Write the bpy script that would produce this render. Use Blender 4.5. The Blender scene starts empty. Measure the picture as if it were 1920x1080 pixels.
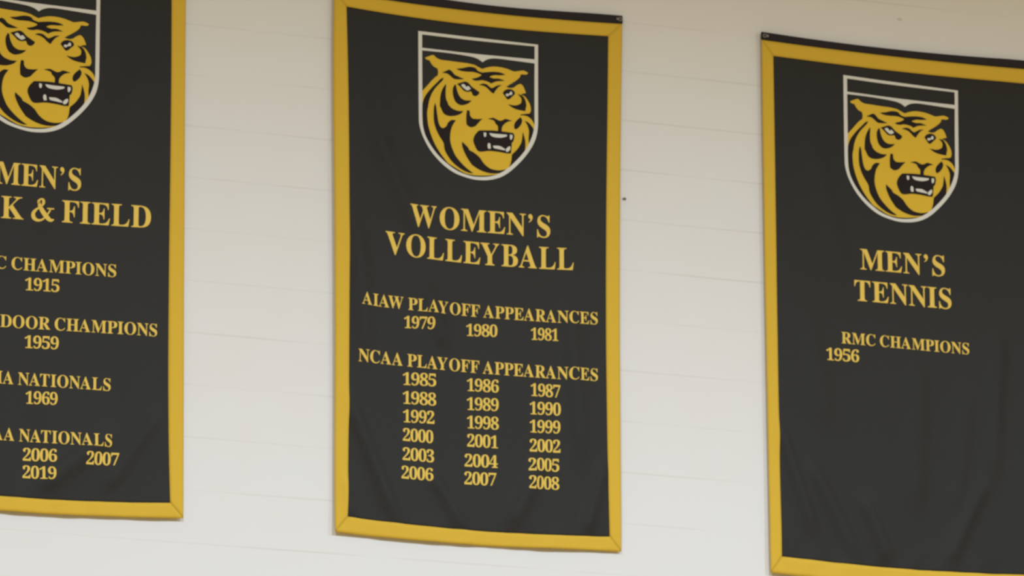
import bpy, math, random, json
from mathutils import Vector, Matrix, noise
from mathutils.geometry import delaunay_2d_cdt

scene = bpy.context.scene
COL = scene.collection

# ------------------------------------------------------------------ camera
CAM = {"yaw":0.355632,"pitch":0.255232,"roll":-0.000768,"loc":[-6.9682,-18.7606,1.7]}
cd = bpy.data.cameras.new('camera')
cam = bpy.data.objects.new('camera', cd)
COL.objects.link(cam)
cy, sy = math.cos(CAM['yaw']), math.sin(CAM['yaw'])
cp, sp = math.cos(CAM['pitch']), math.sin(CAM['pitch'])
fw = Vector((sy * cp, cy * cp, sp))
rt = Vector((cy, -sy, 0.0))
up = rt.cross(fw)
cr, sr = math.cos(CAM['roll']), math.sin(CAM['roll'])
r2, u2 = cr * rt + sr * up, -sr * rt + cr * up
mw = Matrix((r2, u2, -fw)).transposed().to_4x4()
mw.translation = Vector(CAM['loc'])
cam.matrix_world = mw
cd.sensor_width = 36.0
cd.lens = 10000.0 * 36.0 / 1920.0          # long zoom from across the gym
cd.clip_end = 200.0
cd.dof.use_dof = True                      # the video frame is a touch soft
cd.dof.focus_distance = 12.0
cd.dof.aperture_fstop = 19.0
scene.camera = cam

# ------------------------------------------------------------------ light
world = bpy.data.worlds.new('gym_ambient')
scene.world = world
world.use_nodes = True
bg = world.node_tree.nodes['Background']
bg.inputs['Color'].default_value = (0.441, 0.339, 0.181, 1)   # warm bounce of the wooden floor
bg.inputs['Strength'].default_value = 1.0


def gym_lamp(x):
    ld = bpy.data.lights.new('gym_lamp', 'AREA')
    ld.shape = 'DISK'
    ld.size = 0.7
    ld.energy = 405.0
    ld.color = (285 / 405, 340 / 405, 1.0)
    lo = bpy.data.objects.new('gym_lamp', ld)
    lo.location = (x, -6.0, 8.7)
    COL.objects.link(lo)


for lx in (-3.5, 1.0, 5.5):
    gym_lamp(lx)

vs = scene.view_settings
vs.view_transform = 'Standard'
vs.look = 'None'
vs.exposure = 0.0
vs.gamma = 1.0
vs.use_curve_mapping = False


# ------------------------------------------------------------------ materials
def new_mat(name, color, rough=0.85, spec=0.2):
    m = bpy.data.materials.new(name)
    m.use_nodes = True
    b = m.node_tree.nodes['Principled BSDF']
    b.inputs['Base Color'].default_value = (*color, 1)
    b.inputs['Roughness'].default_value = rough
    b.inputs['Specular IOR Level'].default_value = spec
    return m, m.node_tree, b


def cloth_mat(name, color, rough=0.85, spec=0.15, sheen=0.0, var=0.08, weave=0.15):
    m, nt, b = new_mat(name, color, rough, spec)
    N = nt.nodes
    L = nt.links
    b.inputs['Sheen Weight'].default_value = sheen
    b.inputs['Sheen Roughness'].default_value = 0.4
    tc = N.new('ShaderNodeTexCoord')
    nz = N.new('ShaderNodeTexNoise')
    nz.inputs['Scale'].default_value = 90.0
    nz.inputs['Detail'].default_value = 3.0
    L.new(tc.outputs['Object'], nz.inputs['Vector'])
    mx = N.new('ShaderNodeMix')
    mx.data_type = 'RGBA'
    L.new(nz.outputs['Fac'], mx.inputs[0])
    mx.inputs[6].default_value = (*[c * (1 - var) for c in color], 1)
    mx.inputs[7].default_value = (*[c * (1 + var) for c in color], 1)
    L.new(mx.outputs[2], b.inputs['Base Color'])
    wv = N.new('ShaderNodeTexNoise')
    wv.inputs['Scale'].default_value = 260.0
    wv.inputs['Detail'].default_value = 1.0
    L.new(tc.outputs['Object'], wv.inputs['Vector'])
    bp = N.new('ShaderNodeBump')
    bp.inputs['Strength'].default_value = weave
    bp.inputs['Distance'].default_value = 0.002
    L.new(wv.outputs['Fac'], bp.inputs['Height'])
    L.new(bp.outputs['Normal'], b.inputs['Normal'])
    return m


M_BLACK = cloth_mat('black_banner_cloth', (0.0262, 0.0254, 0.0236), 0.58, 0.17, 0.0, 0.1)
M_SLEEVE = cloth_mat('black_sleeve_cloth', (0.030, 0.026, 0.029), 0.8, 0.12, 0.0, 0.1)
M_GOLD = cloth_mat('gold_border_cloth', (0.72, 0.468, 0.052), 0.8, 0.1, 0.0, 0.03)
M_LETTER = cloth_mat('gold_felt_lettering', (0.84, 0.59, 0.125), 0.9, 0.05, 0.0, 0.05)
M_TIGER = cloth_mat('gold_felt_emblem', (0.76, 0.50, 0.05), 0.9, 0.05, 0.0, 0.03)
M_INK = cloth_mat('black_felt_emblem', (0.026, 0.021, 0.021), 0.9, 0.1, 0.0, 0.1)
M_WHITE = cloth_mat('white_felt_emblem', (0.75, 0.74, 0.69), 0.9, 0.05, 0.0, 0.02)
M_STEEL, _nt, _b = new_mat('dull_steel', (0.26, 0.24, 0.23), 0.5, 0.5)
_b.inputs['Metallic'].default_value = 0.8
M_NAIL, _nt, _b = new_mat('dark_nail_steel', (0.13, 0.125, 0.10), 0.5, 0.4)
M_PLUG, _nt, _b = new_mat('greyed_wall_paint', (0.68, 0.67, 0.66), 0.6, 0.1)


def wall_mat():
    m, nt, b = new_mat('white_painted_block', (0.8, 0.8, 0.8), 0.6, 0.1)
    N, L = nt.nodes, nt.links

    def math_(op, a, bb=None, c=None):
        n = N.new('ShaderNodeMath')
        n.operation = op
        for i, v in enumerate((a, bb, c)):
            if v is None:
                continue
            if isinstance(v, (int, float)):
                n.inputs[i].default_value = v
            else:
                L.new(v, n.inputs[i])
        return n.outputs[0]
    tc = N.new('ShaderNodeTexCoord')
    sx = N.new('ShaderNodeSeparateXYZ')
    L.new(tc.outputs['Object'], sx.inputs[0])
    x, z = sx.outputs['X'], sx.outputs['Z']
    # the joints wander a little
    wn = N.new('ShaderNodeTexNoise')
    wn.inputs['Scale'].default_value = 3.0
    wn.inputs['Detail'].default_value = 2.0
    L.new(tc.outputs['Object'], wn.inputs['Vector'])
    wob = math_('MULTIPLY', math_('SUBTRACT', wn.outputs['Fac'], 0.5), 0.006)
    zz = math_('DIVIDE', math_('ADD', math_('SUBTRACT', z, 7.8502), wob), 0.2032)
    row = math_('FLOOR', math_('ADD', zz, 0.5))
    d = math_('MULTIPLY', math_('ABSOLUTE', math_('SUBTRACT', zz, row)), 0.2032)
    line = math_('SUBTRACT', 1.0, math_('SMOOTH_MIN', math_('DIVIDE', d, 0.0045), 1.0, 0.3))
    line = math_('MAXIMUM', line, 0.0)
    # paint fills the joints unevenly: each course fades in and out along its length
    cv = N.new('ShaderNodeCombineXYZ')
    L.new(math_('MULTIPLY', x, 1.6), cv.inputs['X'])
    L.new(math_('MULTIPLY', row, 7.31), cv.inputs['Y'])
    fn = N.new('ShaderNodeTexNoise')
    fn.inputs['Scale'].default_value = 1.0
    fn.inputs['Detail'].default_value = 3.0
    L.new(cv.outputs[0], fn.inputs['Vector'])
    mr = N.new('ShaderNodeMapRange')
    mr.inputs['From Min'].default_value = 0.38
    mr.inputs['From Max'].default_value = 0.62
    mr.inputs['To Min'].default_value = 0.12
    mr.inputs['To Max'].default_value = 1.0
    L.new(fn.outputs['Fac'], mr.inputs['Value'])
    g = math_('MULTIPLY', line, mr.outputs[0])
    mx = N.new('ShaderNodeMix')
    mx.data_type = 'RGBA'
    L.new(math_('MULTIPLY', g, 0.37), mx.inputs[0])
    # soft patchiness of many coats of paint
    pn = N.new('ShaderNodeTexNoise')
    pn.inputs['Scale'].default_value = 5.0
    pn.inputs['Detail'].default_value = 4.0
    L.new(tc.outputs['Object'], pn.inputs['Vector'])
    pm = N.new('ShaderNodeMix')
    pm.data_type = 'RGBA'
    L.new(pn.outputs['Fac'], pm.inputs[0])
    pm.inputs[6].default_value = (0.80, 0.785, 0.775, 1)
    pm.inputs[7].default_value = (0.80, 0.815, 0.825, 1)
    L.new(pm.outputs[2], mx.inputs[6])
    mx.inputs[7].default_value = (0.52, 0.49, 0.45, 1)
    L.new(mx.outputs[2], b.inputs['Base Color'])
    bn = N.new('ShaderNodeTexNoise')
    bn.inputs['Scale'].default_value = 40.0
    bn.inputs['Detail'].default_value = 4.0
    L.new(tc.outputs['Object'], bn.inputs['Vector'])
    h = math_('SUBTRACT', math_('MULTIPLY', bn.outputs['Fac'], 0.25), math_('MULTIPLY', g, 0.45))
    bp = N.new('ShaderNodeBump')
    bp.inputs['Strength'].default_value = 0.35
    bp.inputs['Distance'].default_value = 0.003
    L.new(h, bp.inputs['Height'])
    L.new(bp.outputs['Normal'], b.inputs['Normal'])
    return m


# ------------------------------------------------------------------ helpers
def mesh_obj(name, verts, faces, mat, parent=None, smooth=False):
    me = bpy.data.meshes.new(name)
    me.from_pydata(verts, [], faces)
    me.update()
    me.materials.append(mat)
    if smooth:
        for p in me.polygons:
            p.use_smooth = True
    o = bpy.data.objects.new(name, me)
    COL.objects.link(o)
    if parent is not None:
        o.parent = parent
    return o


def box(name, x0, x1, y0, y1, z0, z1, mat):
    v = [(x, y, z) for x in (x0, x1) for y in (y0, y1) for z in (z0, z1)]
    f = [(0, 1, 3, 2), (4, 6, 7, 5), (0, 4, 5, 1), (2, 3, 7, 6), (0, 2, 6, 4), (1, 5, 7, 3)]
    return mesh_obj(name, v, f, mat)


def catmull(pts, n):
    """n samples of a smooth open curve through pts (by index)."""
    m = len(pts)
    out = []
    for i in range(n):
        t = i / (n - 1) * (m - 1)
        k = min(int(t), m - 2)
        u = t - k
        p1, p2 = pts[k], pts[k + 1]
        p0 = pts[k - 1] if k > 0 else [2 * a - b for a, b in zip(p1, p2)]
        p3 = pts[k + 2] if k + 2 < m else [2 * a - b for a, b in zip(p2, p1)]
        out.append(tuple(0.5 * (2 * b + (c - a) * u + (2 * a - 5 * b + 4 * c - d) * u * u + (3 * b - a - 3 * c + d) * u ** 3)
                         for a, b, c, d in zip(p0, p1, p2, p3)))
    return out


def smooth_loop(pts, sub=4):
    """closed loop with sharp corners marked by a third value of 1."""
    n = len(pts)
    out = []
    for i in range(n):
        p1, p2 = pts[i], pts[(i + 1) % n]
        p0, p3 = pts[i - 1], pts[(i + 2) % n]
        if p1[2]:
            p0 = p1
        if p2[2]:
            p3 = p2
        if math.hypot(p2[0] - p1[0], p2[1] - p1[1]) < 0.004:
            out.append((p1[0], p1[1]))
            continue
        for j in range(sub):
            u = j / sub
            out.append(tuple(0.5 * (2 * p1[a] + (p2[a] - p0[a]) * u + (2 * p0[a] - 5 * p1[a] + 4 * p2[a] - p3[a]) * u * u
                                    + (3 * p1[a] - p0[a] - 3 * p2[a] + p3[a]) * u ** 3) for a in (0, 1)))
    return out


def inside(loops, x, z):
    c = False
    for l in loops:
        j = len(l) - 1
        for i in range(len(l)):
            xi, zi = l[i]
            xj, zj = l[j]
            if (zi > z) != (zj > z) and x < (xj - xi) * (z - zi) / (zj - zi) + xi:
                c = not c
            j = i
    return c


def applique(shapes, depth, lift, thick, grid=None):
    """flat cut-outs (each a list of loops, holes by even-odd) laid on the cloth; returns verts, faces."""
    V, F = [], []
    for loops in shapes:
        pts, edges = [], []
        for l in loops:
            b = len(pts)
            pts += [Vector(p) for p in l]
            edges += [(b + i, b + (i + 1) % len(l)) for i in range(len(l))]
        if grid:
            xs = [p[0] for p in pts]
            zs = [p[1] for p in pts]
            gx = min(xs) + grid / 2
            while gx < max(xs):
                gz = min(zs) + grid / 2
                while gz < max(zs):
                    if inside(loops, gx, gz):
                        pts.append(Vector((gx, gz)))
                    gz += grid
                gx += grid
        vs_, es_, fs_ = delaunay_2d_cdt(pts, edges, [], 0, 1e-6)[:3]
        b = len(V)
        n = len(vs_)
        for p in vs_:
            V.append((p[0], depth(p[0], p[1]) - lift - thick, p[1]))
        for p in vs_:
            V.append((p[0], depth(p[0], p[1]) - lift, p[1]))
        keep = []
        for f in fs_:
            cx = sum(vs_[i][0] for i in f) / len(f)
            cz = sum(vs_[i][1] for i in f) / len(f)
            if inside(loops, cx, cz):
                keep.append(f)
        cnt = {}
        for f in keep:
            F.append(tuple(b + i for i in f))
            F.append(tuple(b + n + i for i in reversed(f)))
            for i in range(len(f)):
                e = (f[i], f[(i + 1) % len(f)])
                k = (min(e), max(e))
                cnt[k] = None if k in cnt else e
        for e in cnt.values():
            if e:
                F.append((b + e[1], b + e[0], b + n + e[0], b + n + e[1]))
    return V, F


def sheet(P, depth, front, back, edge_round=0.0):
    """closed thin cloth from a grid P[i][j] of (x, z)."""
    ni, nj = len(P), len(P[0])
    V, F = [], []
    for i in range(ni):
        for j in range(nj):
            x, z = P[i][j]
            e = edge_round if j in (0, nj - 1) else 0.0
            V.append((x, depth(x, z) - front + e, z))
    for i in range(ni):
        for j in range(nj):
            x, z = P[i][j]
            V.append((x, depth(x, z) + back, z))
    n = ni * nj
    idx = lambda i, j: i * nj + j
    for i in range(ni - 1):
        for j in range(nj - 1):
            q = (idx(i, j), idx(i + 1, j), idx(i + 1, j + 1), idx(i, j + 1))
            F.append(q)
            F.append(tuple(n + k for k in reversed(q)))
    ring = [idx(i, 0) for i in range(ni)] + [idx(ni - 1, j) for j in range(1, nj)] + \
           [idx(i, nj - 1) for i in range(ni - 2, -1, -1)] + [idx(0, j) for j in range(nj - 2, 0, -1)]
    for a, b in zip(ring, ring[1:] + ring[:1]):
        F.append((b, a, n + a, n + b))
    return V, F


def ring_mesh(r_out, r_in, t, n=20):
    """flat eyelet, axis along y, in front of y = 0."""
    V, F = [], []
    prof = [(r_out, 0.0), (r_out, -t * 0.6), ((r_out + r_in) / 2, -t), (r_in, -t * 0.6), (r_in, 0.0)]
    k = len(prof)
    for i in range(n):
        a = 2 * math.pi * i / n
        for r, y in prof:
            V.append((r * math.cos(a), y, r * math.sin(a)))
    for i in range(n):
        for j in range(k):
            F.append((i * k + j, i * k + (j + 1) % k, ((i + 1) % n) * k + (j + 1) % k, ((i + 1) % n) * k + j))
    return V, F


def lathe_y(prof, n=16):
    """solid of revolution about y; prof = [(r, y), ...] from back to front."""
    V, F = [], []
    k = len(prof)
    for i in range(n):
        a = 2 * math.pi * i / n
        for r, y in prof:
            V.append((r * math.cos(a), y, r * math.sin(a)))
    for i in range(n):
        for j in range(k - 1):
            F.append((i * k + j, i * k + j + 1, ((i + 1) % n) * k + j + 1, ((i + 1) % n) * k + j))
    F.append(tuple(i * k for i in range(n)))
    F.append(tuple(i * k + k - 1 for i in reversed(range(n))))
    return V, F


# ------------------------------------------------------------------ the wall
wall = box('wall_back', -7.0, 7.5, 0.0, 0.25, 0.0, 10.5, wall_mat())
wall['kind'] = 'structure'
wall['label'] = 'white painted block wall with faint horizontal joints'

# ------------------------------------------------------------------ lettering
ADV = {"A":722,"B":667,"C":722,"D":722,"E":667,"F":611,"H":778,"I":389,"K":778,"L":667,"M":944,"N":722,"O":778,"P":611,"R":722,"S":556,"T":667,"V":722,"W":1000,"Y":722,"0":500,"1":500,"2":500,"3":500,"4":500,"5":500,"6":500,"7":500,"8":500,"9":500,"&":833,"'":333," ":215}
GLYPH = {"A":[[[-13,0],[-13,27],[13,32],[35,45],[54,70],[73,111],[307,694],[334,693],[572,129],[612,51],[632,33],[660,27],[660,0],[341,0],[341,27],[386,32],[413,45],[422,68],[406,121],[376,197],[154,197],[117,105],[112,88],[111,72],[119,47],[143,32],[184,27],[190,27],[190,0]],[[169,239],[360,239],[263,475]]],
"B":[[[24,0],[24,26],[67,32],[93,48],[107,76],[111,122],[111,549],[103,614],[92,633],[76,644],[23,653],[23,678],[328,678],[422,672],[496,653],[548,622],[580,578],[590,522],[583,476],[564,438],[531,408],[486,384],[427,368],[498,349],[552,323],[592,288],[615,246],[623,196],[615,139],[592,90],[552,52],[499,23],[433,6],[354,0]],[[271,375],[280,375],[328,378],[365,389],[392,406],[410,431],[420,467],[424,514],[418,573],[401,614],[382,632],[356,642],[322,646],[294,643],[280,632],[273,613],[271,582]],[[330,36],[369,40],[400,52],[422,73],[441,121],[448,191],[444,241],[432,280],[412,309],[384,328],[344,340],[294,344],[271,344],[271,97],[274,68],[284,50],[301,39]]],
"C":[[[382,-16],[318,-11],[259,4],[204,30],[157,64],[116,106],[83,156],[59,212],[44,273],[39,340],[44,406],[59,467],[84,522],[117,572],[158,613],[206,648],[261,673],[321,688],[386,693],[460,683],[547,655],[577,648],[599,653],[614,668],[624,693],[650,693],[650,459],[625,459],[599,517],[568,566],[530,606],[489,636],[443,654],[395,660],[330,647],[279,608],[243,544],[221,453],[214,337],[222,228],[246,144],[286,83],[342,47],[414,35],[474,43],[533,66],[589,105],[638,158],[666,132],[622,79],[571,37],[514,8],[451,-10]]],
"D":[[[30,0],[30,26],[69,31],[94,44],[106,69],[110,111],[110,557],[105,606],[90,634],[64,648],[22,653],[22,678],[330,678],[440,668],[532,639],[604,590],[655,523],[687,439],[697,339],[683,217],[640,122],[568,54],[469,14],[340,0]],[[331,36],[391,44],[439,70],[476,112],[501,171],[517,247],[522,341],[514,450],[492,536],[454,596],[400,633],[332,645],[301,641],[282,630],[274,609],[271,573],[271,107],[274,72],[282,50],[300,40]]],
"E":[[[21,0],[21,25],[65,30],[93,44],[107,72],[112,116],[112,549],[107,603],[92,634],[66,648],[24,653],[24,678],[594,678],[594,476],[571,476],[558,532],[537,575],[506,605],[465,625],[411,637],[345,641],[298,638],[285,632],[277,620],[272,578],[272,366],[288,366],[329,370],[361,381],[386,400],[412,446],[429,514],[453,514],[453,176],[428,176],[420,229],[406,270],[386,299],[358,318],[322,328],[276,331],[272,100],[276,69],[286,52],[307,44],[343,41],[410,45],[466,58],[513,79],[552,112],[584,156],[612,213],[640,213],[599,0]]],
"F":[[[23,0],[23,26],[67,34],[93,50],[107,79],[111,125],[111,558],[106,603],[92,630],[64,645],[21,653],[21,678],[586,678],[586,476],[562,476],[549,531],[529,574],[501,605],[462,626],[409,638],[342,642],[298,640],[276,627],[271,593],[271,368],[283,368],[323,372],[356,383],[381,402],[400,430],[414,468],[423,516],[450,516],[450,176],[424,176],[415,229],[401,270],[382,298],[357,318],[323,329],[281,333],[271,333],[271,120],[280,64],[292,46],[312,35],[382,26],[382,0]]],
"H":[[[23,0],[23,26],[67,32],[93,47],[107,75],[111,120],[111,564],[106,605],[92,631],[66,646],[24,653],[24,678],[360,678],[360,653],[304,643],[288,633],[278,618],[271,564],[271,373],[509,373],[509,564],[502,618],[493,633],[477,643],[420,653],[420,678],[755,678],[755,653],[712,646],[686,632],[673,606],[669,564],[669,120],[673,77],[686,49],[712,33],[755,26],[755,0],[420,0],[420,26],[463,32],[490,46],[504,73],[509,120],[509,329],[271,329],[271,120],[276,75],[289,47],[316,32],[360,26],[360,0]]],
"I":[[[20,0],[20,26],[63,34],[91,48],[107,72],[112,112],[112,576],[108,614],[94,636],[66,648],[20,653],[20,678],[364,678],[364,653],[319,648],[292,636],[277,614],[272,576],[272,115],[279,66],[289,50],[306,39],[366,26],[366,0]]],
"K":[[[24,0],[24,26],[68,32],[94,47],[108,75],[112,120],[112,564],[107,605],[94,632],[67,647],[25,653],[25,678],[361,678],[361,653],[305,643],[289,633],[279,618],[272,564],[272,348],[478,556],[509,593],[519,623],[509,640],[481,650],[433,653],[433,678],[723,678],[723,653],[710,653],[650,640],[584,601],[513,537],[403,424],[690,69],[725,37],[745,29],[773,26],[773,0],[418,0],[418,26],[456,27],[479,31],[492,40],[497,51],[490,70],[471,98],[297,318],[272,295],[272,120],[276,75],[290,47],[317,32],[361,26],[361,0]]],
"L":[[[23,0],[23,26],[67,32],[93,47],[107,75],[111,120],[111,564],[106,606],[92,632],[66,647],[24,653],[24,678],[372,678],[372,653],[310,646],[291,636],[280,620],[271,564],[271,123],[276,70],[284,55],[298,46],[348,41],[414,46],[468,59],[513,83],[550,118],[582,167],[609,230],[636,230],[598,0]]],
"M":[[[21,0],[21,26],[64,32],[92,47],[107,74],[112,118],[112,569],[105,619],[95,634],[78,644],[22,653],[22,678],[275,678],[472,212],[669,678],[919,678],[919,653],[878,645],[852,630],[839,604],[834,563],[834,127],[841,64],[851,46],[866,34],[918,26],[918,0],[589,0],[589,26],[644,37],[660,48],[670,66],[677,124],[677,594],[429,0],[402,0],[157,579],[157,119],[162,72],[178,44],[207,31],[252,26],[252,0]]],
"N":[[[600,-16],[159,521],[159,117],[163,73],[176,46],[203,32],[248,26],[248,0],[27,0],[27,26],[80,34],[96,45],[106,62],[113,117],[113,578],[54,645],[27,653],[27,678],[233,678],[582,251],[582,562],[575,616],[565,632],[549,642],[493,653],[493,678],[714,678],[714,653],[671,647],[645,632],[632,605],[628,561],[628,-16]]],
"O":[[[388,-16],[317,-9],[251,11],[192,43],[140,86],[98,138],[67,199],[48,266],[41,339],[48,411],[67,478],[98,539],[141,592],[193,635],[254,667],[321,687],[395,694],[466,687],[532,668],[591,636],[642,594],[684,542],[716,481],[735,413],[742,339],[735,266],[716,199],[684,138],[641,86],[589,43],[528,11],[461,-9]],[[394,18],[456,31],[503,69],[538,134],[558,223],[565,339],[560,436],[544,516],[518,578],[482,624],[438,651],[387,660],[325,647],[278,609],[243,544],[223,455],[216,339],[221,243],[237,163],[264,100],[300,54],[343,27]]],
"P":[[[23,0],[23,26],[67,32],[93,47],[107,75],[111,120],[111,564],[106,605],[92,631],[66,646],[24,653],[24,678],[318,678],[428,672],[500,655],[546,628],[580,592],[602,547],[609,494],[602,441],[581,396],[546,358],[497,329],[435,312],[360,306],[271,306],[271,120],[276,75],[289,47],[316,32],[360,26],[360,0]],[[271,342],[300,342],[344,346],[379,357],[404,376],[421,404],[432,442],[435,490],[429,558],[410,605],[388,626],[359,638],[322,642],[297,639],[282,631],[274,616],[271,593]]],
"R":[[[23,0],[23,26],[67,32],[93,47],[107,75],[111,120],[111,564],[106,605],[92,631],[66,646],[24,653],[24,678],[323,678],[415,673],[489,658],[547,634],[588,599],[613,554],[621,498],[615,452],[597,412],[566,379],[524,353],[469,333],[643,75],[674,38],[690,29],[712,26],[715,0],[504,0],[300,316],[271,316],[271,120],[276,75],[289,47],[316,32],[360,26],[360,0]],[[271,348],[303,348],[350,352],[388,364],[416,384],[436,414],[448,452],[452,500],[447,551],[433,591],[410,619],[376,636],[334,642],[301,639],[282,629],[274,609],[271,574]]],
"S":[[[64,-16],[64,235],[93,235],[112,169],[136,115],[166,74],[202,45],[244,28],[293,22],[328,26],[358,36],[382,54],[401,76],[411,103],[415,133],[406,174],[379,209],[335,238],[242,284],[167,328],[114,376],[92,411],[78,450],[74,494],[81,551],[100,600],[131,639],[172,669],[220,688],[275,694],[342,687],[420,667],[434,664],[446,662],[461,666],[471,676],[477,694],[505,694],[505,475],[480,475],[462,527],[437,573],[406,610],[370,638],[330,656],[289,662],[243,655],[208,635],[186,604],[178,566],[185,530],[204,501],[236,476],[281,451],[377,406],[431,377],[472,347],[502,315],[521,280],[531,242],[535,198],[527,138],[504,86],[468,43],[418,12],[357,-8],[286,-15],[236,-12],[187,1],[146,14],[126,18],[103,10],[91,-16]]],
"T":[[[137,0],[137,26],[183,31],[212,46],[227,74],[232,120],[232,645],[222,645],[173,640],[131,625],[97,600],[71,567],[53,524],[43,473],[16,473],[16,678],[611,678],[611,472],[586,472],[573,534],[548,583],[511,617],[462,638],[400,645],[392,645],[392,120],[397,73],[412,45],[440,31],[488,26],[488,0]]],
"V":[[[316,-19],[66,567],[34,626],[12,644],[-21,653],[-21,678],[314,678],[314,653],[274,651],[248,644],[232,630],[227,610],[240,563],[385,213],[518,562],[528,609],[523,630],[508,643],[445,653],[445,678],[658,678],[658,653],[630,649],[608,636],[589,612],[569,570],[342,-19]]],
"W":[[[254,-16],[48,585],[22,636],[4,648],[-23,653],[-23,678],[269,678],[269,653],[223,643],[213,630],[209,611],[220,555],[332,228],[448,525],[426,594],[414,623],[398,640],[375,648],[341,653],[341,678],[654,678],[654,653],[616,649],[593,635],[585,613],[594,575],[706,247],[805,550],[817,605],[813,627],[801,641],[780,649],[749,653],[749,678],[929,678],[929,653],[904,644],[885,627],[856,565],[664,-16],[637,-16],[470,460],[283,-16]]],
"Y":[[[151,0],[151,26],[195,32],[221,47],[234,75],[239,120],[239,266],[69,576],[44,617],[21,639],[1,648],[-20,652],[-20,678],[308,678],[308,652],[291,652],[248,644],[236,633],[232,620],[244,583],[370,336],[496,545],[513,579],[519,607],[511,632],[486,647],[444,652],[439,652],[439,678],[654,678],[654,652],[630,645],[609,632],[570,583],[399,303],[399,120],[403,75],[417,47],[444,32],[488,26],[488,0]]],
"0":[[[280,-10],[223,-5],[175,10],[135,36],[102,71],[77,114],[58,165],[40,255],[34,359],[40,463],[58,552],[77,603],[102,645],[135,679],[175,704],[224,719],[281,724],[335,719],[382,704],[422,679],[454,645],[480,602],[500,552],[519,462],[525,358],[519,254],[500,164],[480,114],[454,71],[421,36],[381,10],[334,-5]],[[280,55],[313,64],[337,91],[353,135],[366,231],[370,358],[366,485],[353,580],[337,624],[313,650],[281,659],[248,650],[223,624],[207,580],[194,485],[189,358],[194,231],[207,135],[223,91],[247,64]]],
"1":[[[97,0],[97,53],[179,53],[201,57],[217,67],[226,87],[229,118],[229,619],[160,544],[130,522],[100,515],[78,520],[59,535],[46,558],[42,589],[110,613],[196,666],[266,718],[378,718],[378,118],[380,90],[388,70],[403,57],[429,53],[510,53],[510,0]]],
"2":[[[35,0],[35,103],[183,254],[238,313],[278,365],[306,412],[324,457],[334,503],[337,553],[332,602],[316,636],[291,656],[259,663],[228,658],[205,644],[188,620],[172,565],[167,490],[115,496],[74,512],[55,531],[43,556],[39,589],[45,624],[64,656],[94,684],[137,706],[192,719],[259,724],[328,719],[385,704],[430,680],[462,646],[482,606],[488,558],[485,524],[476,490],[434,418],[355,328],[230,205],[130,110],[363,110],[392,114],[416,128],[435,150],[446,179],[454,210],[513,210],[508,0]]],
"3":[[[243,-10],[175,-6],[120,7],[79,27],[50,52],[34,80],[28,110],[34,144],[54,168],[81,183],[113,188],[117,149],[128,117],[147,92],[172,74],[202,64],[236,60],[268,63],[297,73],[322,91],[342,118],[355,156],[359,207],[355,243],[341,274],[319,301],[288,322],[250,334],[204,338],[142,338],[142,400],[208,400],[248,405],[280,418],[304,440],[321,470],[332,506],[335,547],[330,595],[314,632],[298,649],[277,660],[252,663],[220,657],[198,640],[182,615],[172,582],[166,508],[111,513],[70,530],[51,547],[40,569],[36,597],[42,631],[61,661],[92,687],[135,708],[190,720],[257,724],[323,719],[380,705],[426,682],[460,649],[481,609],[488,561],[483,519],[468,481],[444,448],[395,409],[335,381],[416,354],[454,331],[485,300],[506,258],[513,206],[507,150],[490,104],[464,66],[430,37],[389,15],[343,1]]],
"4":[[[180,0],[180,53],[208,53],[240,56],[266,66],[284,87],[290,125],[290,186],[13,186],[13,247],[297,714],[436,714],[436,252],[540,252],[540,186],[436,186],[436,125],[442,87],[460,66],[486,56],[518,53],[531,53],[531,0]],[[83,252],[290,252],[290,427],[292,522],[297,619],[282,587],[258,544],[235,503],[218,475]]],
"5":[[[245,-10],[178,-6],[125,8],[86,28],[60,52],[45,81],[40,111],[45,142],[62,163],[88,176],[120,180],[130,124],[144,98],[165,78],[193,64],[230,60],[262,64],[291,74],[316,94],[336,124],[349,165],[353,220],[349,266],[337,303],[318,332],[291,352],[257,364],[217,368],[154,362],[106,350],[60,368],[92,714],[470,714],[475,532],[418,532],[410,566],[397,594],[384,602],[364,604],[156,604],[140,419],[188,430],[250,434],[322,428],[384,410],[436,380],[475,339],[498,285],[506,220],[500,160],[482,111],[455,71],[420,40],[380,18],[336,2]]],
"6":[[[293,-10],[246,-6],[202,6],[163,26],[128,55],[99,93],[76,138],[59,193],[48,257],[45,330],[49,410],[62,484],[84,552],[115,610],[155,657],[204,694],[262,716],[330,724],[388,720],[434,708],[467,691],[490,668],[503,642],[507,614],[500,585],[480,560],[443,542],[387,536],[382,596],[362,646],[345,660],[321,665],[284,657],[253,635],[227,596],[207,544],[193,479],[186,401],[240,426],[277,435],[324,438],[381,432],[429,414],[470,384],[500,342],[518,291],[524,231],[518,164],[498,106],[466,57],[420,20],[363,-3]],[[296,56],[320,60],[340,74],[356,96],[373,147],[379,221],[373,291],[354,340],[336,360],[314,373],[287,377],[259,373],[230,362],[186,329],[190,242],[201,172],[218,120],[241,85],[267,63]]],
"7":[[[165,0],[431,605],[168,605],[138,599],[119,582],[110,554],[104,504],[44,504],[49,714],[526,714],[526,665],[250,0]]],
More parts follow.
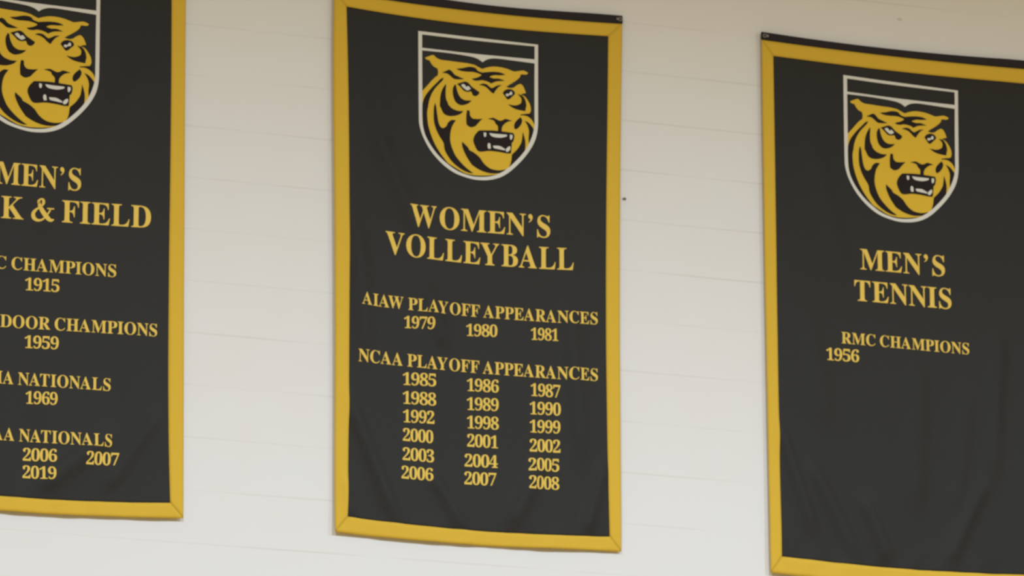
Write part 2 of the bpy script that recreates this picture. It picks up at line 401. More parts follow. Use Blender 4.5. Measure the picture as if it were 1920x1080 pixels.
"8":[[[273,-10],[197,-3],[136,16],[89,46],[56,86],[37,131],[30,182],[35,223],[48,258],[70,288],[117,326],[177,361],[124,398],[85,440],[61,487],[53,542],[58,588],[75,630],[104,668],[148,698],[208,717],[285,724],[350,719],[403,702],[444,674],[474,639],[492,597],[498,549],[494,512],[482,480],[462,454],[419,420],[363,387],[440,343],[491,297],[512,264],[525,228],[529,189],[522,131],[499,82],[462,42],[411,13],[348,-4]],[[302,421],[334,444],[356,472],[368,507],[372,551],[362,606],[349,630],[330,649],[307,662],[279,666],[254,662],[233,652],[216,634],[199,598],[194,554],[201,508],[222,474],[256,446]],[[278,47],[310,51],[337,63],[360,82],[382,122],[390,172],[386,203],[375,230],[356,254],[310,287],[244,321],[213,296],[188,265],[171,226],[165,178],[168,142],[179,110],[196,84],[219,63],[246,51]]],
"9":[[[227,-10],[173,-6],[131,6],[100,25],[79,49],[67,75],[63,103],[66,123],[75,140],[90,153],[112,160],[129,119],[154,84],[175,67],[201,56],[232,53],[279,65],[317,99],[345,157],[364,239],[373,343],[348,316],[316,294],[277,280],[231,275],[177,281],[130,299],[90,328],[59,369],[41,420],[35,482],[42,550],[62,608],[96,657],[142,694],[198,716],[264,724],[311,720],[354,708],[393,689],[428,661],[457,625],[482,580],[500,526],[510,462],[514,388],[510,308],[498,234],[477,166],[448,106],[408,58],[358,21],[298,-2]],[[274,347],[306,352],[334,366],[356,387],[373,414],[369,491],[360,553],[344,600],[323,631],[299,651],[270,657],[243,652],[221,638],[204,614],[186,562],[180,488],[184,437],[195,398],[214,370],[240,353]]]}
KERN = {'AY': -60, 'YA': -90, 'LY': -70, 'AW': -100, 'WA': -90, 'VO': -40, 'AT': -70, 'TA': -70}
GLYPH["'"] = [[(78, 612), (92, 662), (140, 690), (198, 672), (236, 612), (228, 545), (184, 472), (104, 424), (92, 442),
               (146, 488), (163, 532), (138, 544), (98, 562)]]


def ribbon(pts):
    """outline of a brush stroke given as (x, y, width)."""
    P = catmull(pts, 6 * (len(pts) - 1) + 1)
    l, r = [], []
    for i, (x, y, w) in enumerate(P):
        a, b = P[max(i - 1, 0)], P[min(i + 1, len(P) - 1)]
        dx, dy = b[0] - a[0], b[1] - a[1]
        k = math.hypot(dx, dy) or 1
        l.append((x - dy / k * w / 2, y + dx / k * w / 2))
        r.append((x + dy / k * w / 2, y - dx / k * w / 2))
    return l + r[::-1]


AMP = [[ribbon([(285, 590, 70), (322, 450, 120), (440, 265, 150), (590, 95, 140), (700, 30, 95), (795, 60, 40)])],
       [ribbon([(300, 500, 80), (280, 590, 90), (350, 668, 45), (430, 640, 85), (440, 550, 90), (395, 475, 60), (320, 410, 50)])],
       [ribbon([(345, 420, 40), (215, 345, 70), (110, 220, 115), (125, 90, 130), (230, 15, 90), (370, 20, 60), (510, 120, 50), (620, 260, 50), (690, 390, 45)])],
       [ribbon([(565, 388, 40), (800, 388, 40)])]]


def text_shapes(s, xl, xr, cap, cx, co):
    x = 0.0
    places = []
    for i, ch in enumerate(s):
        if i:
            x += KERN.get(s[i - 1] + ch, 0)
        places.append((ch, x))
        x += ADV[ch]
    lo = places[0][1] + 20
    hi = x - 25
    kx = (xr - xl) / (hi - lo)
    kz = cap / 676.0
    out = []

    def base(px):
        u = px - cx
        r = 0.0
        for c in co:
            r = r * u + c
        return r
    for ch, px in places:
        if ch == ' ':
            continue
        src = AMP if ch == '&' else [GLYPH[ch]]
        for loops in src:
            ls = []
            for l in loops:
                q = []
                for gx, gz in l:
                    X = xl + (px + gx - lo) * kx
                    q.append((X, base(X) + gz * kz))
                ls.append(q)
            out.append(ls)
    return out


# ------------------------------------------------------------------ the shield emblem (outlines in tenths of a millimetre)
EMBLEM = {"head":[[[-2389,-67,1],[-2221,17,0],[-2042,80,0],[-1929,-7,0],[-1749,-77,0],[-1412,-85,0],[-961,-97,0],[-623,-101,0],[-330,-137,0],[-330,-137,0],[-172,-209,0],[-14,-269,1],[167,-195,0],[439,-126,0],[756,-122,0],[1028,-160,0],[1300,-231,0],[1482,-201,0],[1709,-154,0],[1902,-223,1],[1845,-296,0],[1709,-310,0],[1595,-315,1],[1550,-438,0],[1436,-561,0],[1254,-702,0],[1118,-794,0],[982,-897,1],[1141,-931,0],[1299,-890,0],[1413,-796,0],[1561,-710,1],[1651,-749,0],[1731,-863,0],[1810,-1061,1],[1639,-1117,0],[1617,-1170,1],[1707,-1176,0],[1821,-1264,0],[1934,-1430,0],[1995,-1565,0],[2016,-1744,0],[1963,-1879,1],[1793,-1912,0],[1576,-1958,1],[1576,-2000,1],[1762,-1987,0],[1916,-2032,0],[2071,-2161,0],[2179,-2362,0],[2219,-2424,0],[2194,-2571,0],[2116,-2820,0],[1992,-3104,0],[1837,-3391,0],[1667,-3648,0],[1451,-3925,0],[1235,-4126,0],[988,-4301,0],[681,-4466,0],[220,-4571,0],[-239,-4616,0],[-545,-4601,0],[-790,-4550,0],[-1157,-4377,0],[-1463,-4213,0],[-1830,-3936,0],[-2105,-3604,0],[-2335,-3269,0],[-2449,-2981,0],[-2481,-2595,0],[-2482,-2146,0],[-2488,-1886,0],[-2502,-1668,0],[-2512,-1448,1],[-2463,-1388,0],[-2306,-1207,0],[-2128,-989,0],[-1971,-819,0],[-1859,-736,1],[-1842,-584,0],[-1871,-443,1],[-2018,-382,0],[-2119,-282,0],[-2198,-146,1],[-2310,-130,0]]],
"black":[[[-1608,-798,1],[-1679,-931,0],[-1858,-1127,0],[-2015,-1331,0],[-2137,-1564,0],[-2219,-1815,0],[-2254,-2038,0],[-2293,-2276,0],[-2261,-2722,0],[-2137,-3159,0],[-1953,-3559,0],[-1708,-3924,0],[-1426,-4248,1],[-1585,-4195,0],[-1860,-3945,0],[-2136,-3614,0],[-2350,-3276,0],[-2458,-2982,0],[-2490,-2596,0],[-2488,-2146,0],[-2472,-1885,0],[-2394,-1657,0],[-2261,-1449,0],[-2082,-1227,0],[-1859,-988,0],[-1724,-848,0]],[[-1973,-1868,1],[-2018,-2098,0],[-2017,-2548,0],[-1940,-2869,0],[-1802,-3155,0],[-1618,-3436,0],[-1571,-3701,0],[-1433,-3956,0],[-1219,-4204,0],[-913,-4413,0],[-607,-4532,0],[-377,-4546,1],[-668,-4359,0],[-913,-4144,0],[-1128,-3896,0],[-1275,-3581,0],[-1343,-3289,0],[-1328,-2987,0],[-1253,-2710,0],[-1109,-2479,1],[-1284,-2479,0],[-1436,-2609,0],[-1497,-2750,0],[-1619,-2843,1],[-1741,-2804,0],[-1834,-2589,0],[-1890,-2235,0],[-1927,-1968,0]],[[-1533,-1042,1],[-1656,-1249,0],[-1734,-1478,0],[-1762,-1723,0],[-1766,-1988,0],[-1738,-2009,0],[-1621,-2237,0],[-1437,-2323,0],[-1162,-2301,0],[-917,-2195,0],[-800,-2069,1],[-1040,-2078,0],[-1285,-1998,0],[-1438,-1843,0],[-1430,-1821,0],[-1516,-1632,0],[-1532,-1347,0],[-1515,-1124,0]],[[-1151,-1015,1],[-1234,-1205,0],[-1224,-1469,0],[-1138,-1703,0],[-981,-1819,0],[-823,-1829,0],[-598,-1740,0],[-452,-1599,1],[-733,-1621,0],[-914,-1530,0],[-1022,-1360,0],[-1078,-1189,0],[-1099,-1059,0]],[[-1685,-605,1],[-1501,-499,0],[-1388,-448,0],[-1276,-502,0],[-1163,-623,0],[-1005,-684,0],[-769,-763,1],[-960,-796,0],[-1185,-798,0],[-1343,-691,0],[-1478,-612,0]],[[-1061,-988,1],[-892,-918,0],[-735,-861,0],[-599,-896,0],[-441,-1045,0],[-283,-1139,0],[-130,-1234,1],[-170,-1327,0],[-283,-1405,0],[-407,-1373,0],[-475,-1237,0],[-621,-1270,0],[-779,-1235,0],[-903,-1116,0]],[[-1091,-372,1],[-848,-324,0],[-555,-238,0],[-307,-256,0],[-194,-366,0],[-13,-418,1],[348,-349,0],[643,-333,0],[824,-359,0],[944,-417,1],[688,-457,0],[507,-470,0],[348,-520,0],[285,-571,1],[394,-597,0],[484,-612,0],[688,-595,0],[926,-659,1],[688,-695,0],[529,-734,0],[416,-794,0],[348,-830,1],[281,-786,0],[122,-743,0],[-58,-733,0],[-216,-772,0],[-374,-766,0],[-447,-714,1],[-284,-664,0],[-149,-605,0],[-40,-527,1],[-126,-481,0],[-374,-434,0],[-735,-450,0],[-961,-429,0]],[[-144,-930,1],[9,-865,0],[168,-878,0],[281,-959,0],[376,-1011,0],[484,-960,0],[620,-879,0],[801,-845,1],[665,-941,0],[552,-1075,0],[455,-1233,1],[326,-1154,0],[213,-1043,0],[55,-960,0]],[[835,-1167,1],[914,-1055,0],[1050,-985,0],[1231,-988,0],[1326,-1067,0],[1340,-1159,0],[1231,-1270,0],[1118,-1381,0],[1027,-1402,0],[948,-1310,0]],[[1469,-1141,1],[1662,-1192,0],[1787,-1368,0],[1832,-1618,0],[1818,-1583,0],[1784,-1804,1],[1453,-1778,0],[1237,-1715,0],[1058,-1601,1],[1299,-1621,0],[1453,-1590,0],[1577,-1517,0],[1612,-1463,0],[1617,-1308,0]],[[-647,-2023,1],[-543,-2031,0],[-518,-2214,0],[-426,-2319,0],[-318,-2335,0],[-149,-2321,0],[-2,-2291,1],[-119,-2420,0],[-204,-2519,0],[-303,-2628,0],[-487,-2692,0],[-640,-2618,0],[-671,-2531,0],[-677,-2261,0]],[[213,-2275,1],[435,-2216,0],[558,-2255,0],[712,-2306,0],[835,-2272,0],[959,-2208,0],[1230,-2262,1],[1051,-2313,0],[928,-2398,0],[841,-2497,0],[795,-2607,0],[795,-2773,1],[629,-2790,1],[635,-2548,0],[533,-2438,0],[466,-2325,0]],[[1576,-2070,1],[1650,-2204,0],[1582,-2398,0],[1452,-2547,0],[1353,-2587,0],[1307,-2480,0],[1344,-2326,0],[1452,-2188,0]],[[-149,-2784,1],[373,-2734,0],[835,-2733,0],[1273,-2749,1],[1319,-2871,0],[1273,-3086,0],[1211,-3152,1],[1195,-3394,0],[1174,-3592,1],[989,-3604,0],[681,-3578,0],[281,-3576,0],[-56,-3639,0],[-210,-3601,0],[-332,-3397,0],[-385,-3192,0],[-308,-2974,0]],[[1755,-2199,1],[1916,-2262,0],[2070,-2418,0],[2138,-2532,0],[2116,-2670,0],[2039,-2919,0],[1939,-3185,1],[1915,-2901,0],[1934,-2598,0],[1869,-2378,0]],[[1674,-2660,1],[1754,-2917,0],[1782,-3155,0],[1753,-3489,1],[1605,-3729,0],[1420,-3967,0],[1204,-4168,0],[988,-4286,1],[1127,-4086,0],[1189,-3876,0],[1220,-3638,0],[1312,-3533,0],[1457,-3368,0],[1606,-3113,0],[1652,-2867,0]],[[-847,-3314,1],[-608,-3515,0],[-547,-3619,0],[-332,-3721,0],[-117,-3879,0],[36,-4080,0],[190,-4214,0],[374,-4301,0],[681,-4325,0],[973,-4251,1],[804,-4400,0],[466,-4472,0],[159,-4457,0],[-148,-4367,0],[-393,-4236,0],[-454,-4188,0],[-638,-3937,0],[-761,-3710,0],[-847,-3479,0]],[[1576,-1964,1],[1793,-1918,0],[2009,-1875,1],[2071,-2025,1],[1916,-1996,0],[1762,-1975,0]]],
"white":[[[-896,-1020,1],[-802,-966,0],[-723,-1019,0],[-678,-1077,0],[-599,-1029,0],[-491,-1132,1],[-621,-1212,0],[-734,-1169,0],[-824,-1101,0]],[[955,-1217,0],[1027,-1169,0],[1084,-1186,0],[1141,-1102,0],[1190,-1064,0],[1231,-1126,0],[1213,-1199,0],[1118,-1222,0],[1016,-1286,0]],[[45,-2849,1],[146,-2854,1],[146,-2974,0],[91,-3030,0],[51,-2968,0]],[[275,-2850,1],[527,-2860,0],[995,-2849,1],[989,-2919,0],[743,-2998,0],[466,-2996,0],[337,-2946,0]],[[1128,-2836,1],[1230,-2834,1],[1236,-2939,0],[1174,-3042,0],[1131,-2980,0]],[[226,-3275,0],[312,-3287,0],[337,-3480,1],[238,-3496,1],[205,-3397,0]],[[429,-3351,1],[681,-3335,0],[850,-3399,0],[933,-3451,0],[896,-3490,0],[681,-3470,0],[472,-3443,0]],[[980,-3416,0],[1112,-3307,0],[1149,-3399,0],[1050,-3535,0],[958,-3514,0]]],
"shield":[[[-2669,995,1],[-2657,-483,0],[-2637,-2341,0],[-2604,-2831,0],[-2446,-3305,0],[-2131,-3826,0],[-1692,-4273,0],[-1191,-4591,0],[-626,-4750,0],[-124,-4794,0],[442,-4708,0],[946,-4475,0],[1452,-4024,0],[1897,-3484,0],[2183,-2962,0],[2298,-2455,0],[2313,-1832,0],[2315,-581,0],[2319,972,1],[-192,976,0]],[[-2513,874,1],[-192,860,0],[2179,887,1],[2178,350,1],[957,329,0],[-191,313,0],[-1335,316,0],[-2511,323,1]],[[-2511,226,1],[-1399,231,0],[-571,194,0],[-217,130,0],[-1,7,1],[184,136,0],[508,215,0],[1149,214,0],[2178,190,1],[2170,-599,0],[2167,-1850,0],[2153,-2416,0],[2011,-2932,0],[1734,-3449,0],[1285,-3973,0],[837,-4360,0],[388,-4579,0],[-122,-4667,0],[-569,-4648,0],[-1079,-4499,0],[-1587,-4176,0],[-1969,-3816,0],[-2288,-3363,0],[-2449,-2942,0],[-2495,-2449,0],[-2497,-1705,0]]]}
BANNER = {1:{"o":[-1.915,5.89],"c":{"ro":[[5942,175],[5909,2892],[5876,5597],[5845,8303],[5816,11008],[5789,13714],[5763,16419],[5740,19125],[5729,21820]],"ri":[[5419,718],[5332,3244],[5277,5769],[5246,8294],[5229,10819],[5220,13345],[5210,15870],[5192,18395],[5161,20917]],"lo":[[-5937,45],[-5909,2852],[-5876,5557],[-5845,8263],[-5816,10968],[-5789,13674],[-5763,16379],[-5740,19085],[-5724,21826]],"li":[[-5409,585],[-5332,3204],[-5277,5729],[-5246,8254],[-5229,10779],[-5220,13305],[-5210,15830],[-5192,18355],[-5156,20911]],"st":[[-5724,21826],[-4575,21831],[-3430,21770],[-2285,21706],[-1140,21655],[5,21629],[1150,21633],[2295,21665],[3440,21716],[4585,21772],[5729,21820]],"sb":[[-5724,21492],[-4575,21438],[-3430,21393],[-2285,21359],[-1140,21339],[5,21332],[1150,21339],[2295,21361],[3440,21395],[4585,21440],[5729,21495]],"ti":[[-5156,20911],[-4119,20875],[-3088,20823],[-2057,20786],[-1026,20764],[5,20758],[1036,20766],[2067,20788],[3098,20821],[4129,20863],[5161,20917]],"bi":[[-5409,585],[-4318,491],[-3236,491],[-2154,491],[-1072,491],[10,491],[1092,504],[2175,544],[3257,592],[4339,650],[5419,718]],"bo":[[-5937,45],[-4743,-57],[-3556,-57],[-2369,-57],[-1182,-57],[5,-57],[1192,-39],[2379,4],[3566,52],[4753,105],[5942,175]]},"e":[[1.0386,-0.0311],[-0.0075,0.9968],[-0.0077,1.9381]],"t":[["title_lettering","MEN'S",-1585,1710,854,-36,[0.0046,1.2476]],["title_lettering","TRACK & FIELD",-4643,4485,854,1562,[0.0253,1.1211]],["subtitle_lettering","RMC CHAMPIONS",-2642,3155,476,906,[0.0158,0.9215]],["year_lettering","1915",-382,937,464,277,[0.0262,0.8449]],["subtitle_lettering","RMC INDOOR CHAMPIONS",-3710,4809,474,1824,[0.0265,0.7014]],["year_lettering","1959",-348,951,462,301,[0.0344,0.6228]],["subtitle_lettering","NAIA NATIONALS",-2253,3022,471,967,[0.0145,0.4797]],["year_lettering","1969",-260,952,459,346,[0.0334,0.4095]],["subtitle_lettering","NCAA NATIONALS",-2367,3108,468,1056,[0.0142,0.2645]],["year_lettering","2006",-310,963,457,326,[0.0321,0.1921]],["year_lettering","2007",2107,3367,459,2736,[0.0348,0.1962]],["year_lettering","2019",-308,932,456,311,[0.0152,0.1248]]]},
2:{"o":[-0.142,5.89],"c":{"st":[[-5999,21863],[-4800,21831],[-3599,21770],[-2399,21706],[-1198,21655],[2,21629],[1203,21633],[2403,21665],[3604,21716],[4804,21772],[6005,21809]],"sb":[[-5999,21492],[-4798,21438],[-3598,21393],[-2399,21359],[-1199,21339],[0,21332],[1200,21339],[2400,21361],[3599,21395],[4799,21440],[6005,21495]],"ti":[[-5493,20942],[-4400,20875],[-3310,20823],[-2220,20786],[-1129,20764],[-39,20758],[1051,20766],[2142,20788],[3232,20821],[4322,20863],[5413,20912]],"bi":[[-5300,719],[-4236,654],[-3170,606],[-2103,575],[-1036,558],[31,556],[1098,566],[2165,589],[3232,624],[4299,669],[5363,725]],"bo":[[-5794,96],[-4629,46],[-3465,19],[-2301,4],[-1138,0],[26,7],[1189,27],[2353,62],[3517,106],[4680,150],[5843,172]],"lo":[[-5794,96],[-5822,2817],[-5836,5538],[-5855,8258],[-5886,10979],[-5930,13700],[-5976,16421],[-6008,19142],[-5999,21863]],"li":[[-5300,719],[-5278,3247],[-5275,5775],[-5283,8303],[-5298,10831],[-5322,13359],[-5357,15886],[-5412,18414],[-5493,20942]],"ro":[[5843,172],[5831,2877],[5820,5581],[5818,8286],[5831,10990],[5860,13695],[5904,16399],[5955,19104],[6005,21809]],"ri":[[5363,725],[5301,3248],[5264,5771],[5249,8294],[5257,10817],[5284,13340],[5325,15863],[5372,18387],[5413,20912]]},"e":[[1.0,0.0],[0.0,1.0],[0.0127,1.9268]],"t":[["title_lettering","WOMEN'S",-2827,2936,879,206,[0.0015,0.0139,1.2383]],["title_lettering","VOLLEYBALL",-3798,3920,877,144,[0.0745,0.0057,1.1089]],["subtitle_lettering","AIAW PLAYOFF APPEARANCES",-4794,4900,478,11,[0.0469,0.0043,0.8985]],["year_lettering","1979",-3093,-1864,455,-2479,[0.0396,0.8301]],["year_lettering","1980",-543,710,457,83,[0.0491,0.8224]],["year_lettering","1981",2114,3249,459,2682,[0.0448,0.829]],["subtitle_lettering","NCAA PLAYOFF APPEARANCES",-4916,4889,486,-19,[0.0318,0.0031,0.6757]],["year_lettering","1985",-3131,-1784,473,-2458,[0.0313,0.6055]],["year_lettering","1988",-3127,-1794,473,-2461,[0.0165,0.5306]],["year_lettering","1992",-3112,-1852,472,-2482,[0.0254,0.4585]],["year_lettering","2000",-3109,-1904,471,-2506,[-0.0072,0.384]],["year_lettering","2003",-3117,-1859,470,-2488,[-0.0047,0.3087]],["year_lettering","2006",-3161,-1917,469,-2539,[-0.0114,0.2363]],["year_lettering","1986",-509,770,475,130,[0.0234,0.6034]],["year_lettering","1989",-508,770,475,131,[0.0359,0.5293]],["year_lettering","1998",-501,770,474,135,[0.0299,0.4566]],["year_lettering","2001",-488,752,473,132,[0.0133,0.384]],["year_lettering","2004",-595,722,472,63,[0.0292,0.3057]],["year_lettering","2007",-606,673,471,33,[0.0266,0.2357]],["year_lettering","1987",2104,3316,477,2710,[0.0194,0.6047]],["year_lettering","1990",2061,3326,477,2693,[0.0349,0.5326]],["year_lettering","1999",2059,3311,476,2685,[0.0426,0.461]],["year_lettering","2002",2058,3309,475,2684,[0.0367,0.3851]],["year_lettering","2005",1996,3264,474,2630,[0.0452,0.3093]],["year_lettering","2008",1995,3249,473,2622,[0.039,0.2384]]]},
3:{"o":[1.669,5.89],"c":{"st":[[-6112,21794],[-4902,21748],[-3694,21713],[-2486,21690],[-1278,21680],[-70,21681],[1138,21694],[2346,21720],[3554,21757],[4762,21806],[6022,21831]],"sb":[[-6112,21485],[-4895,21454],[-3688,21430],[-2481,21414],[-1274,21404],[-66,21402],[1141,21407],[2348,21419],[3555,21439],[4763,21466],[6022,21499]],"ti":[[-5623,20853],[-4511,20833],[-3401,20810],[-2291,20793],[-1181,20783],[-71,20780],[1040,20784],[2150,20794],[3260,20811],[4370,20835],[5542,20855]],"bi":[[-5534,461],[-4430,412],[-3332,375],[-2234,350],[-1137,336],[-39,334],[1059,344],[2157,366],[3254,399],[4352,445],[5485,481]],"bo":[[-6022,-213],[-4828,-264],[-3634,-305],[-2440,-334],[-1246,-351],[-51,-355],[1143,-347],[2337,-327],[3531,-295],[4726,-250],[5950,-204]],"lo":[[-6022,-213],[-6041,2536],[-6060,5287],[-6076,8038],[-6090,10790],[-6100,13541],[-6108,16292],[-6113,19043],[-6112,21794]],"li":[[-5534,461],[-5569,3008],[-5587,5556],[-5596,8104],[-5601,10652],[-5603,13200],[-5605,15748],[-5612,18296],[-5623,20853]],"ro":[[5950,-204],[6001,2536],[6020,5287],[6036,8038],[6050,10790],[6060,13541],[6068,16292],[6073,19043],[6022,21831]],"ri":[[5485,481],[5549,3008],[5567,5556],[5576,8104],[5581,10652],[5583,13200],[5585,15748],[5592,18296],[5542,20855]]},"e":[[1.0119,-0.021],[0.0119,1.0066],[0.0107,1.931]],"t":[["title_lettering","MEN'S",-1987,1713,839,-65,[0.0225,0.0103,1.2381]],["title_lettering","TENNIS",-2252,1965,837,-40,[-0.0042,0.0015,1.107]],["subtitle_lettering","RMC CHAMPIONS",-2850,2697,459,-279,[-0.0023,0.0005,0.9268]],["year_lettering","1956",-3542,-2133,479,-2837,[0.0219,0.8535]]]}}


def emblem_loops(key, mtx):
    out = []
    for l in EMBLEM[key]:
        q = smooth_loop([(x / 1e4, z / 1e4, s) for x, z, s in l])
        out.append([(x * mtx[0][0] + z * mtx[1][0] + mtx[2][0], x * mtx[0][1] + z * mtx[1][1] + mtx[2][1]) for x, z in q])
    return out


# soft creases of each cloth: (x0, z0, x1, z1, width, height) in banner coordinates
CREASE = {
    1: [(0.05, 0.10, 0.30, 0.32, 0.03, 0.008), (0.30, 0.12, 0.48, 0.40, 0.025, 0.007), (-0.3, 0.12, -0.4, 0.7, 0.03, 0.008), (0.20, 1.3, 0.42, 1.75, 0.05, 0.006)],
    2: [(-0.52, 0.52, -0.34, 0.085, 0.022, 0.009), (-0.54, 0.22, -0.51, 0.08, 0.016, 0.005), (-0.185, 0.26, -0.06, 0.06, 0.022, 0.008),
        (0.14, 0.10, 0.26, 0.36, 0.025, 0.008), (0.44, 0.09, 0.51, 0.34, 0.02, 0.008), (-0.43, 1.85, -0.405, 1.52, 0.03, 0.006),
        (-0.41, 1.56, -0.25, 1.22, 0.03, 0.007), (-0.22, 1.0, -0.14, 0.78, 0.025, 0.007), (0.38, 0.95, 0.42, 0.40, 0.03, 0.008), (-0.5, 1.2, -0.46, 0.75, 0.03, 0.007)],
    3: [(-0.55, 0.55, -0.42, 0.16, 0.02, 0.009), (-0.42, 0.42, -0.24, 0.08, 0.025, 0.008), (-0.20, 0.30, -0.10, 0.07, 0.022, 0.008),
        (0.16, 0.08, 0.32, 0.40, 0.025, 0.009), (-0.42, 0.98, -0.36, 0.62, 0.03, 0.006), (0.05, 0.85, 0.02, 0.30, 0.04, 0.008),
        (0.40, 1.0, 0.36, 0.45, 0.03, 0.008), (-0.40, 1.75, -0.28, 1.25, 0.035, 0.007), (0.25, 0.75, 0.20, 0.30, 0.03, 0.006)],
}


def make_depth(bi):
    def depth(x, z):
        v = min(max(z / 2.17, 0.0), 1.0)
        amp = 0.0045 * (1 - v) ** 0.7 + 0.0006
        if z > 2.09:
            amp *= max(0.0, (2.13 - z) / 0.04)
        d = 0.0185
        n = noise.noise(Vector((x * 5.2 + bi * 11.3, z * 1.1, bi * 3.7)))
        n += 0.45 * noise.noise(Vector((x * 11.0 + z * 2.0, z * 2.3, bi * 9.1)))
        d += amp * n
        for x0, z0, x1, z1, w, h in CREASE[bi]:
            dx, dz = x1 - x0, z1 - z0
            L = math.hypot(dx, dz)
            t = ((x - x0) * dx + (z - z0) * dz) / (L * L)
            s = ((x - x0) * dz - (z - z0) * dx) / L
            fade = math.exp(-(max(0.0, abs(t - 0.5) - 0.35) / 0.2) ** 2)
            w *= 1.25
            d += 1.55 * h * fade * math.exp(-(s / w) ** 2)
        # hem waves
        d += math.exp(-(z / 0.10) ** 2) * (0.003 * math.sin(x * 13.0 + bi * 1.9) + 0.006 * noise.noise(Vector((x * 16.0, z * 9.0 - x * 5.0, bi * 5.3))))
        return -max(d, 0.0105)
    return depth


def lerp(a, b, t):
    return (a[0] + (b[0] - a[0]) * t, a[1] + (b[1] - a[1]) * t)


LABELS = {
    1: "black and gold cloth banner lettered MEN'S and FIELD, cut by the photo's left edge",
    2: "black and gold cloth banner lettered WOMEN'S VOLLEYBALL above three columns of years",
    3: "black and gold cloth banner lettered MEN'S TENNIS with the single year 1956",
}


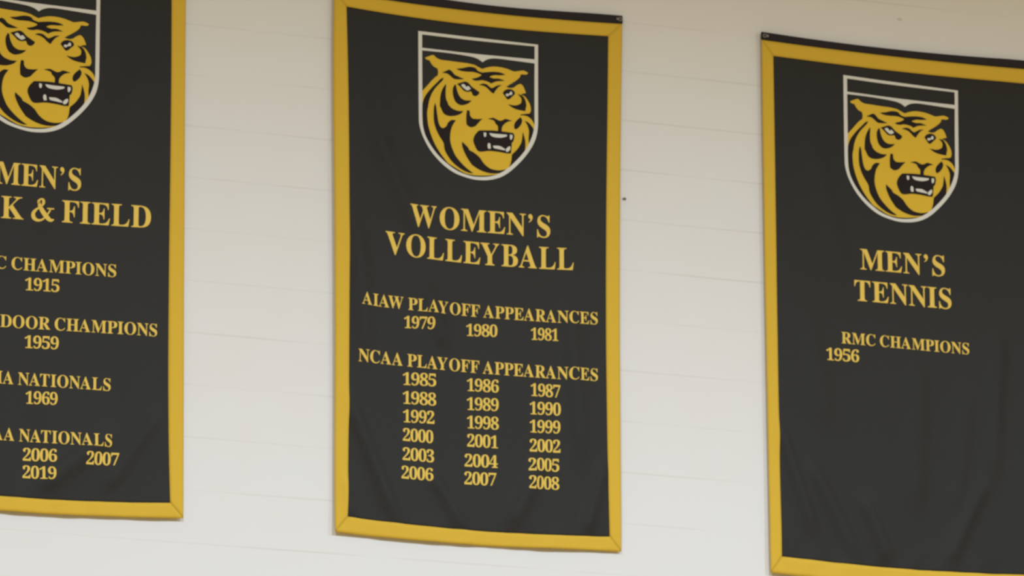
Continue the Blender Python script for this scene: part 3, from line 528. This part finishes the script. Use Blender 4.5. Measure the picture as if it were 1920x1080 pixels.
def banner(bi):
    B = BANNER[bi]
    ox, oz = B['o']
    C = {k: [(x / 1e4, z / 1e4) for x, z in v] for k, v in B['c'].items()}
    root = bpy.data.objects.new('championship_banner', None)
    root.empty_display_size = 0.1
    root.location = (ox, 0.0, oz)
    COL.objects.link(root)
    root['label'] = LABELS[bi]
    root['category'] = 'banner'
    root['group'] = 'championship banners hung along the white wall'
    depth = make_depth(bi)

    # black ground, tucked under the border all round
    NX, NZ = 72, 130
    li, ri = catmull(C['li'], NZ), catmull(C['ri'], NZ)
    ti, bo = catmull(C['ti'], NX), catmull(C['bi'], NX)
    P = []
    for i in range(NX):
        u = i / (NX - 1)
        row = []
        for j in range(NZ):
            v = j / (NZ - 1)
            c = [(1 - u) * li[j][a] + u * ri[j][a] + (1 - v) * bo[i][a] + v * ti[i][a]
                 - ((1 - u) * (1 - v) * li[0][a] + u * (1 - v) * ri[0][a] + (1 - u) * v * li[-1][a] + u * v * ri[-1][a]) for a in (0, 1)]
            row.append((c[0] + (u - 0.5) * 0.012, c[1] + (v - 0.5) * 0.012))
        P.append(row)
    mesh_obj('cloth_panel', *sheet(P, depth, 0.0, 0.0012), M_BLACK, root, True)

    # four mitred strips of gold border
    gap = 0.0007

    def strip(outer, inner, n, m=7):
        a, b = catmull(outer, n), catmull(inner, n)
        g = [[lerp(a[i], b[i], (j + (0.12 if j == 1 else -0.12 if j == m - 2 else 0)) / (m - 1)) for j in range(m)] for i in range(n)]
        return g
    topo = [C['lo'][-1]] + C['sb'][1:-1] + [C['ro'][-1]]
    lo = C['lo'][:-1] + [(C['sb'][0][0], C['sb'][0][1])]
    ro = C['ro'][:-1] + [(C['sb'][-1][0], C['sb'][-1][1])]
    for o_, i_, n, flip in ((C['sb'], C['ti'], 72, True), (C['bo'], C['bi'], 72, False), (lo, C['li'], 120, True), (ro, C['ri'], 120, False)):
        g = strip(o_, i_, n)
        if flip:
            g = g[::-1]
        mesh_obj('border_strip', *sheet(g, depth, 0.0022, 0.0022, 0.0012), M_GOLD, root, True)

    # black pole sleeve along the top: a flattened tube
    a, b = catmull(C['st'], 60), catmull(C['sb'], 60)
    V, F = [], []
    K = 18
    for i in range(60):
        cx_, cz_ = lerp(a[i], b[i], 0.5)
        hz = (a[i][1] - b[i][1]) / 2 + 0.0015
        for k in range(K):
            t = 2 * math.pi * k / K
            ct, st = math.cos(t), math.sin(t)
            V.append((cx_, -0.0185 + 0.0075 * math.copysign(abs(ct) ** 0.8, ct), cz_ + hz * math.copysign(abs(st) ** 0.6, st)))
    for i in range(59):
        for k in range(K):
            F.append((i * K + k, i * K + (k + 1) % K, (i + 1) * K + (k + 1) % K, (i + 1) * K + k))
    F.append(tuple(range(K - 1, -1, -1)))
    F.append(tuple(59 * K + k for k in range(K)))
    mesh_obj('pole_sleeve', V, F, M_SLEEVE, root, True)

    # plain metal eyelets at both ends of the sleeve
    for ex, ez in (lerp(lerp(a[0], b[0], 0.52), lerp(a[-1], b[-1], 0.52), 0.0085), lerp(lerp(a[0], b[0], 0.52), lerp(a[-1], b[-1], 0.52), 0.9915)):
        g = mesh_obj('eyelet', *ring_mesh(0.0085, 0.0042, 0.003), M_STEEL, root, True)
        g.location = (ex, -0.0252, ez)
        g['label'] = 'small grey metal eyelet'

    # shield emblem
    mtx = B['e']
    GR = 0.016
    em = mesh_obj('shield_emblem', *applique([emblem_loops('shield', mtx)], depth, 0.0004, 0.0018, GR), M_WHITE, root)
    em['label'] = 'white shield outline'
    hd = mesh_obj('tiger_head', *applique([[l] for l in emblem_loops('head', mtx)], depth, 0.0003, 0.0010, GR), M_TIGER, em)
    hd['label'] = 'gold snarling tiger head'
    mesh_obj('stripes', *applique([[l] for l in emblem_loops('black', mtx)], depth, 0.0012, 0.0009, GR), M_INK, em)['label'] = 'black stripes, eyes and open mouth'
    wl = emblem_loops('white', mtx)
    for l in wl[:2]:
        mesh_obj('eye', *applique([[l]], depth, 0.0020, 0.0008), M_WHITE, em)
    for l in wl[2:]:
        mesh_obj('tooth', *applique([[l]], depth, 0.0020, 0.0008), M_WHITE, em)

    # lettering
    for name, s, xl, xr, cap, cx, co in B['t']:
        sh = text_shapes(s, xl / 1e4, xr / 1e4, cap / 1e4, cx / 1e4, co)
        o = mesh_obj(name, *applique(sh, depth, 0.0003, 0.0014), M_LETTER, root)
    return root


for bi in (1, 2, 3):
    banner(bi)

# ------------------------------------------------------------------ fixings
GROM = {"2":[0.4357,8.0538],"3":[1.0791,8.0527]}


def screw(x, z, label):
    o = mesh_obj('screw', *lathe_y([(0.0022, 0.0), (0.0022, -0.027), (0.0062, -0.0285), (0.0058, -0.0305), (0.003, -0.0318), (0.001, -0.032)]), M_STEEL, None, True)
    o.location = (x, 0, z)
    o['label'] = label
    o['category'] = 'screw'
    o['group'] = 'screws holding the banners'


screw(*GROM["2"], "small grey screw in the top right corner of the WOMEN'S VOLLEYBALL banner")
screw(*GROM["3"], "small grey screw in the top left corner of the MEN'S TENNIS banner")
NAIL = [[0.4694,7.3249],[1.6736,8.1961]]
n1 = mesh_obj('nail', *lathe_y([(0.0025, 0.0), (0.0025, -0.004), (0.0075, -0.0045), (0.0075, -0.0062), (0.004, -0.0072), (0.001, -0.0074)]), M_NAIL, None, True)
n1.location = (NAIL[0][0], 0, NAIL[0][1])
n1.scale = (1.0, 1.0, 0.62)
n1['label'] = "dark nail head in the white wall just right of the WOMEN'S VOLLEYBALL banner"
n1['category'] = 'nail'
n2 = mesh_obj('anchor_plug', *lathe_y([(0.011, 0.0), (0.0105, -0.0012), (0.008, -0.0022), (0.003, -0.0025), (0.001, -0.0025)]), M_PLUG, None, True)
n2.location = (NAIL[1][0], 0, NAIL[1][1])
n2.scale = (1.0, 1.0, 0.55)
n2['label'] = "faint painted-over plug in the white wall above the MEN'S TENNIS banner"
n2['category'] = 'plug'
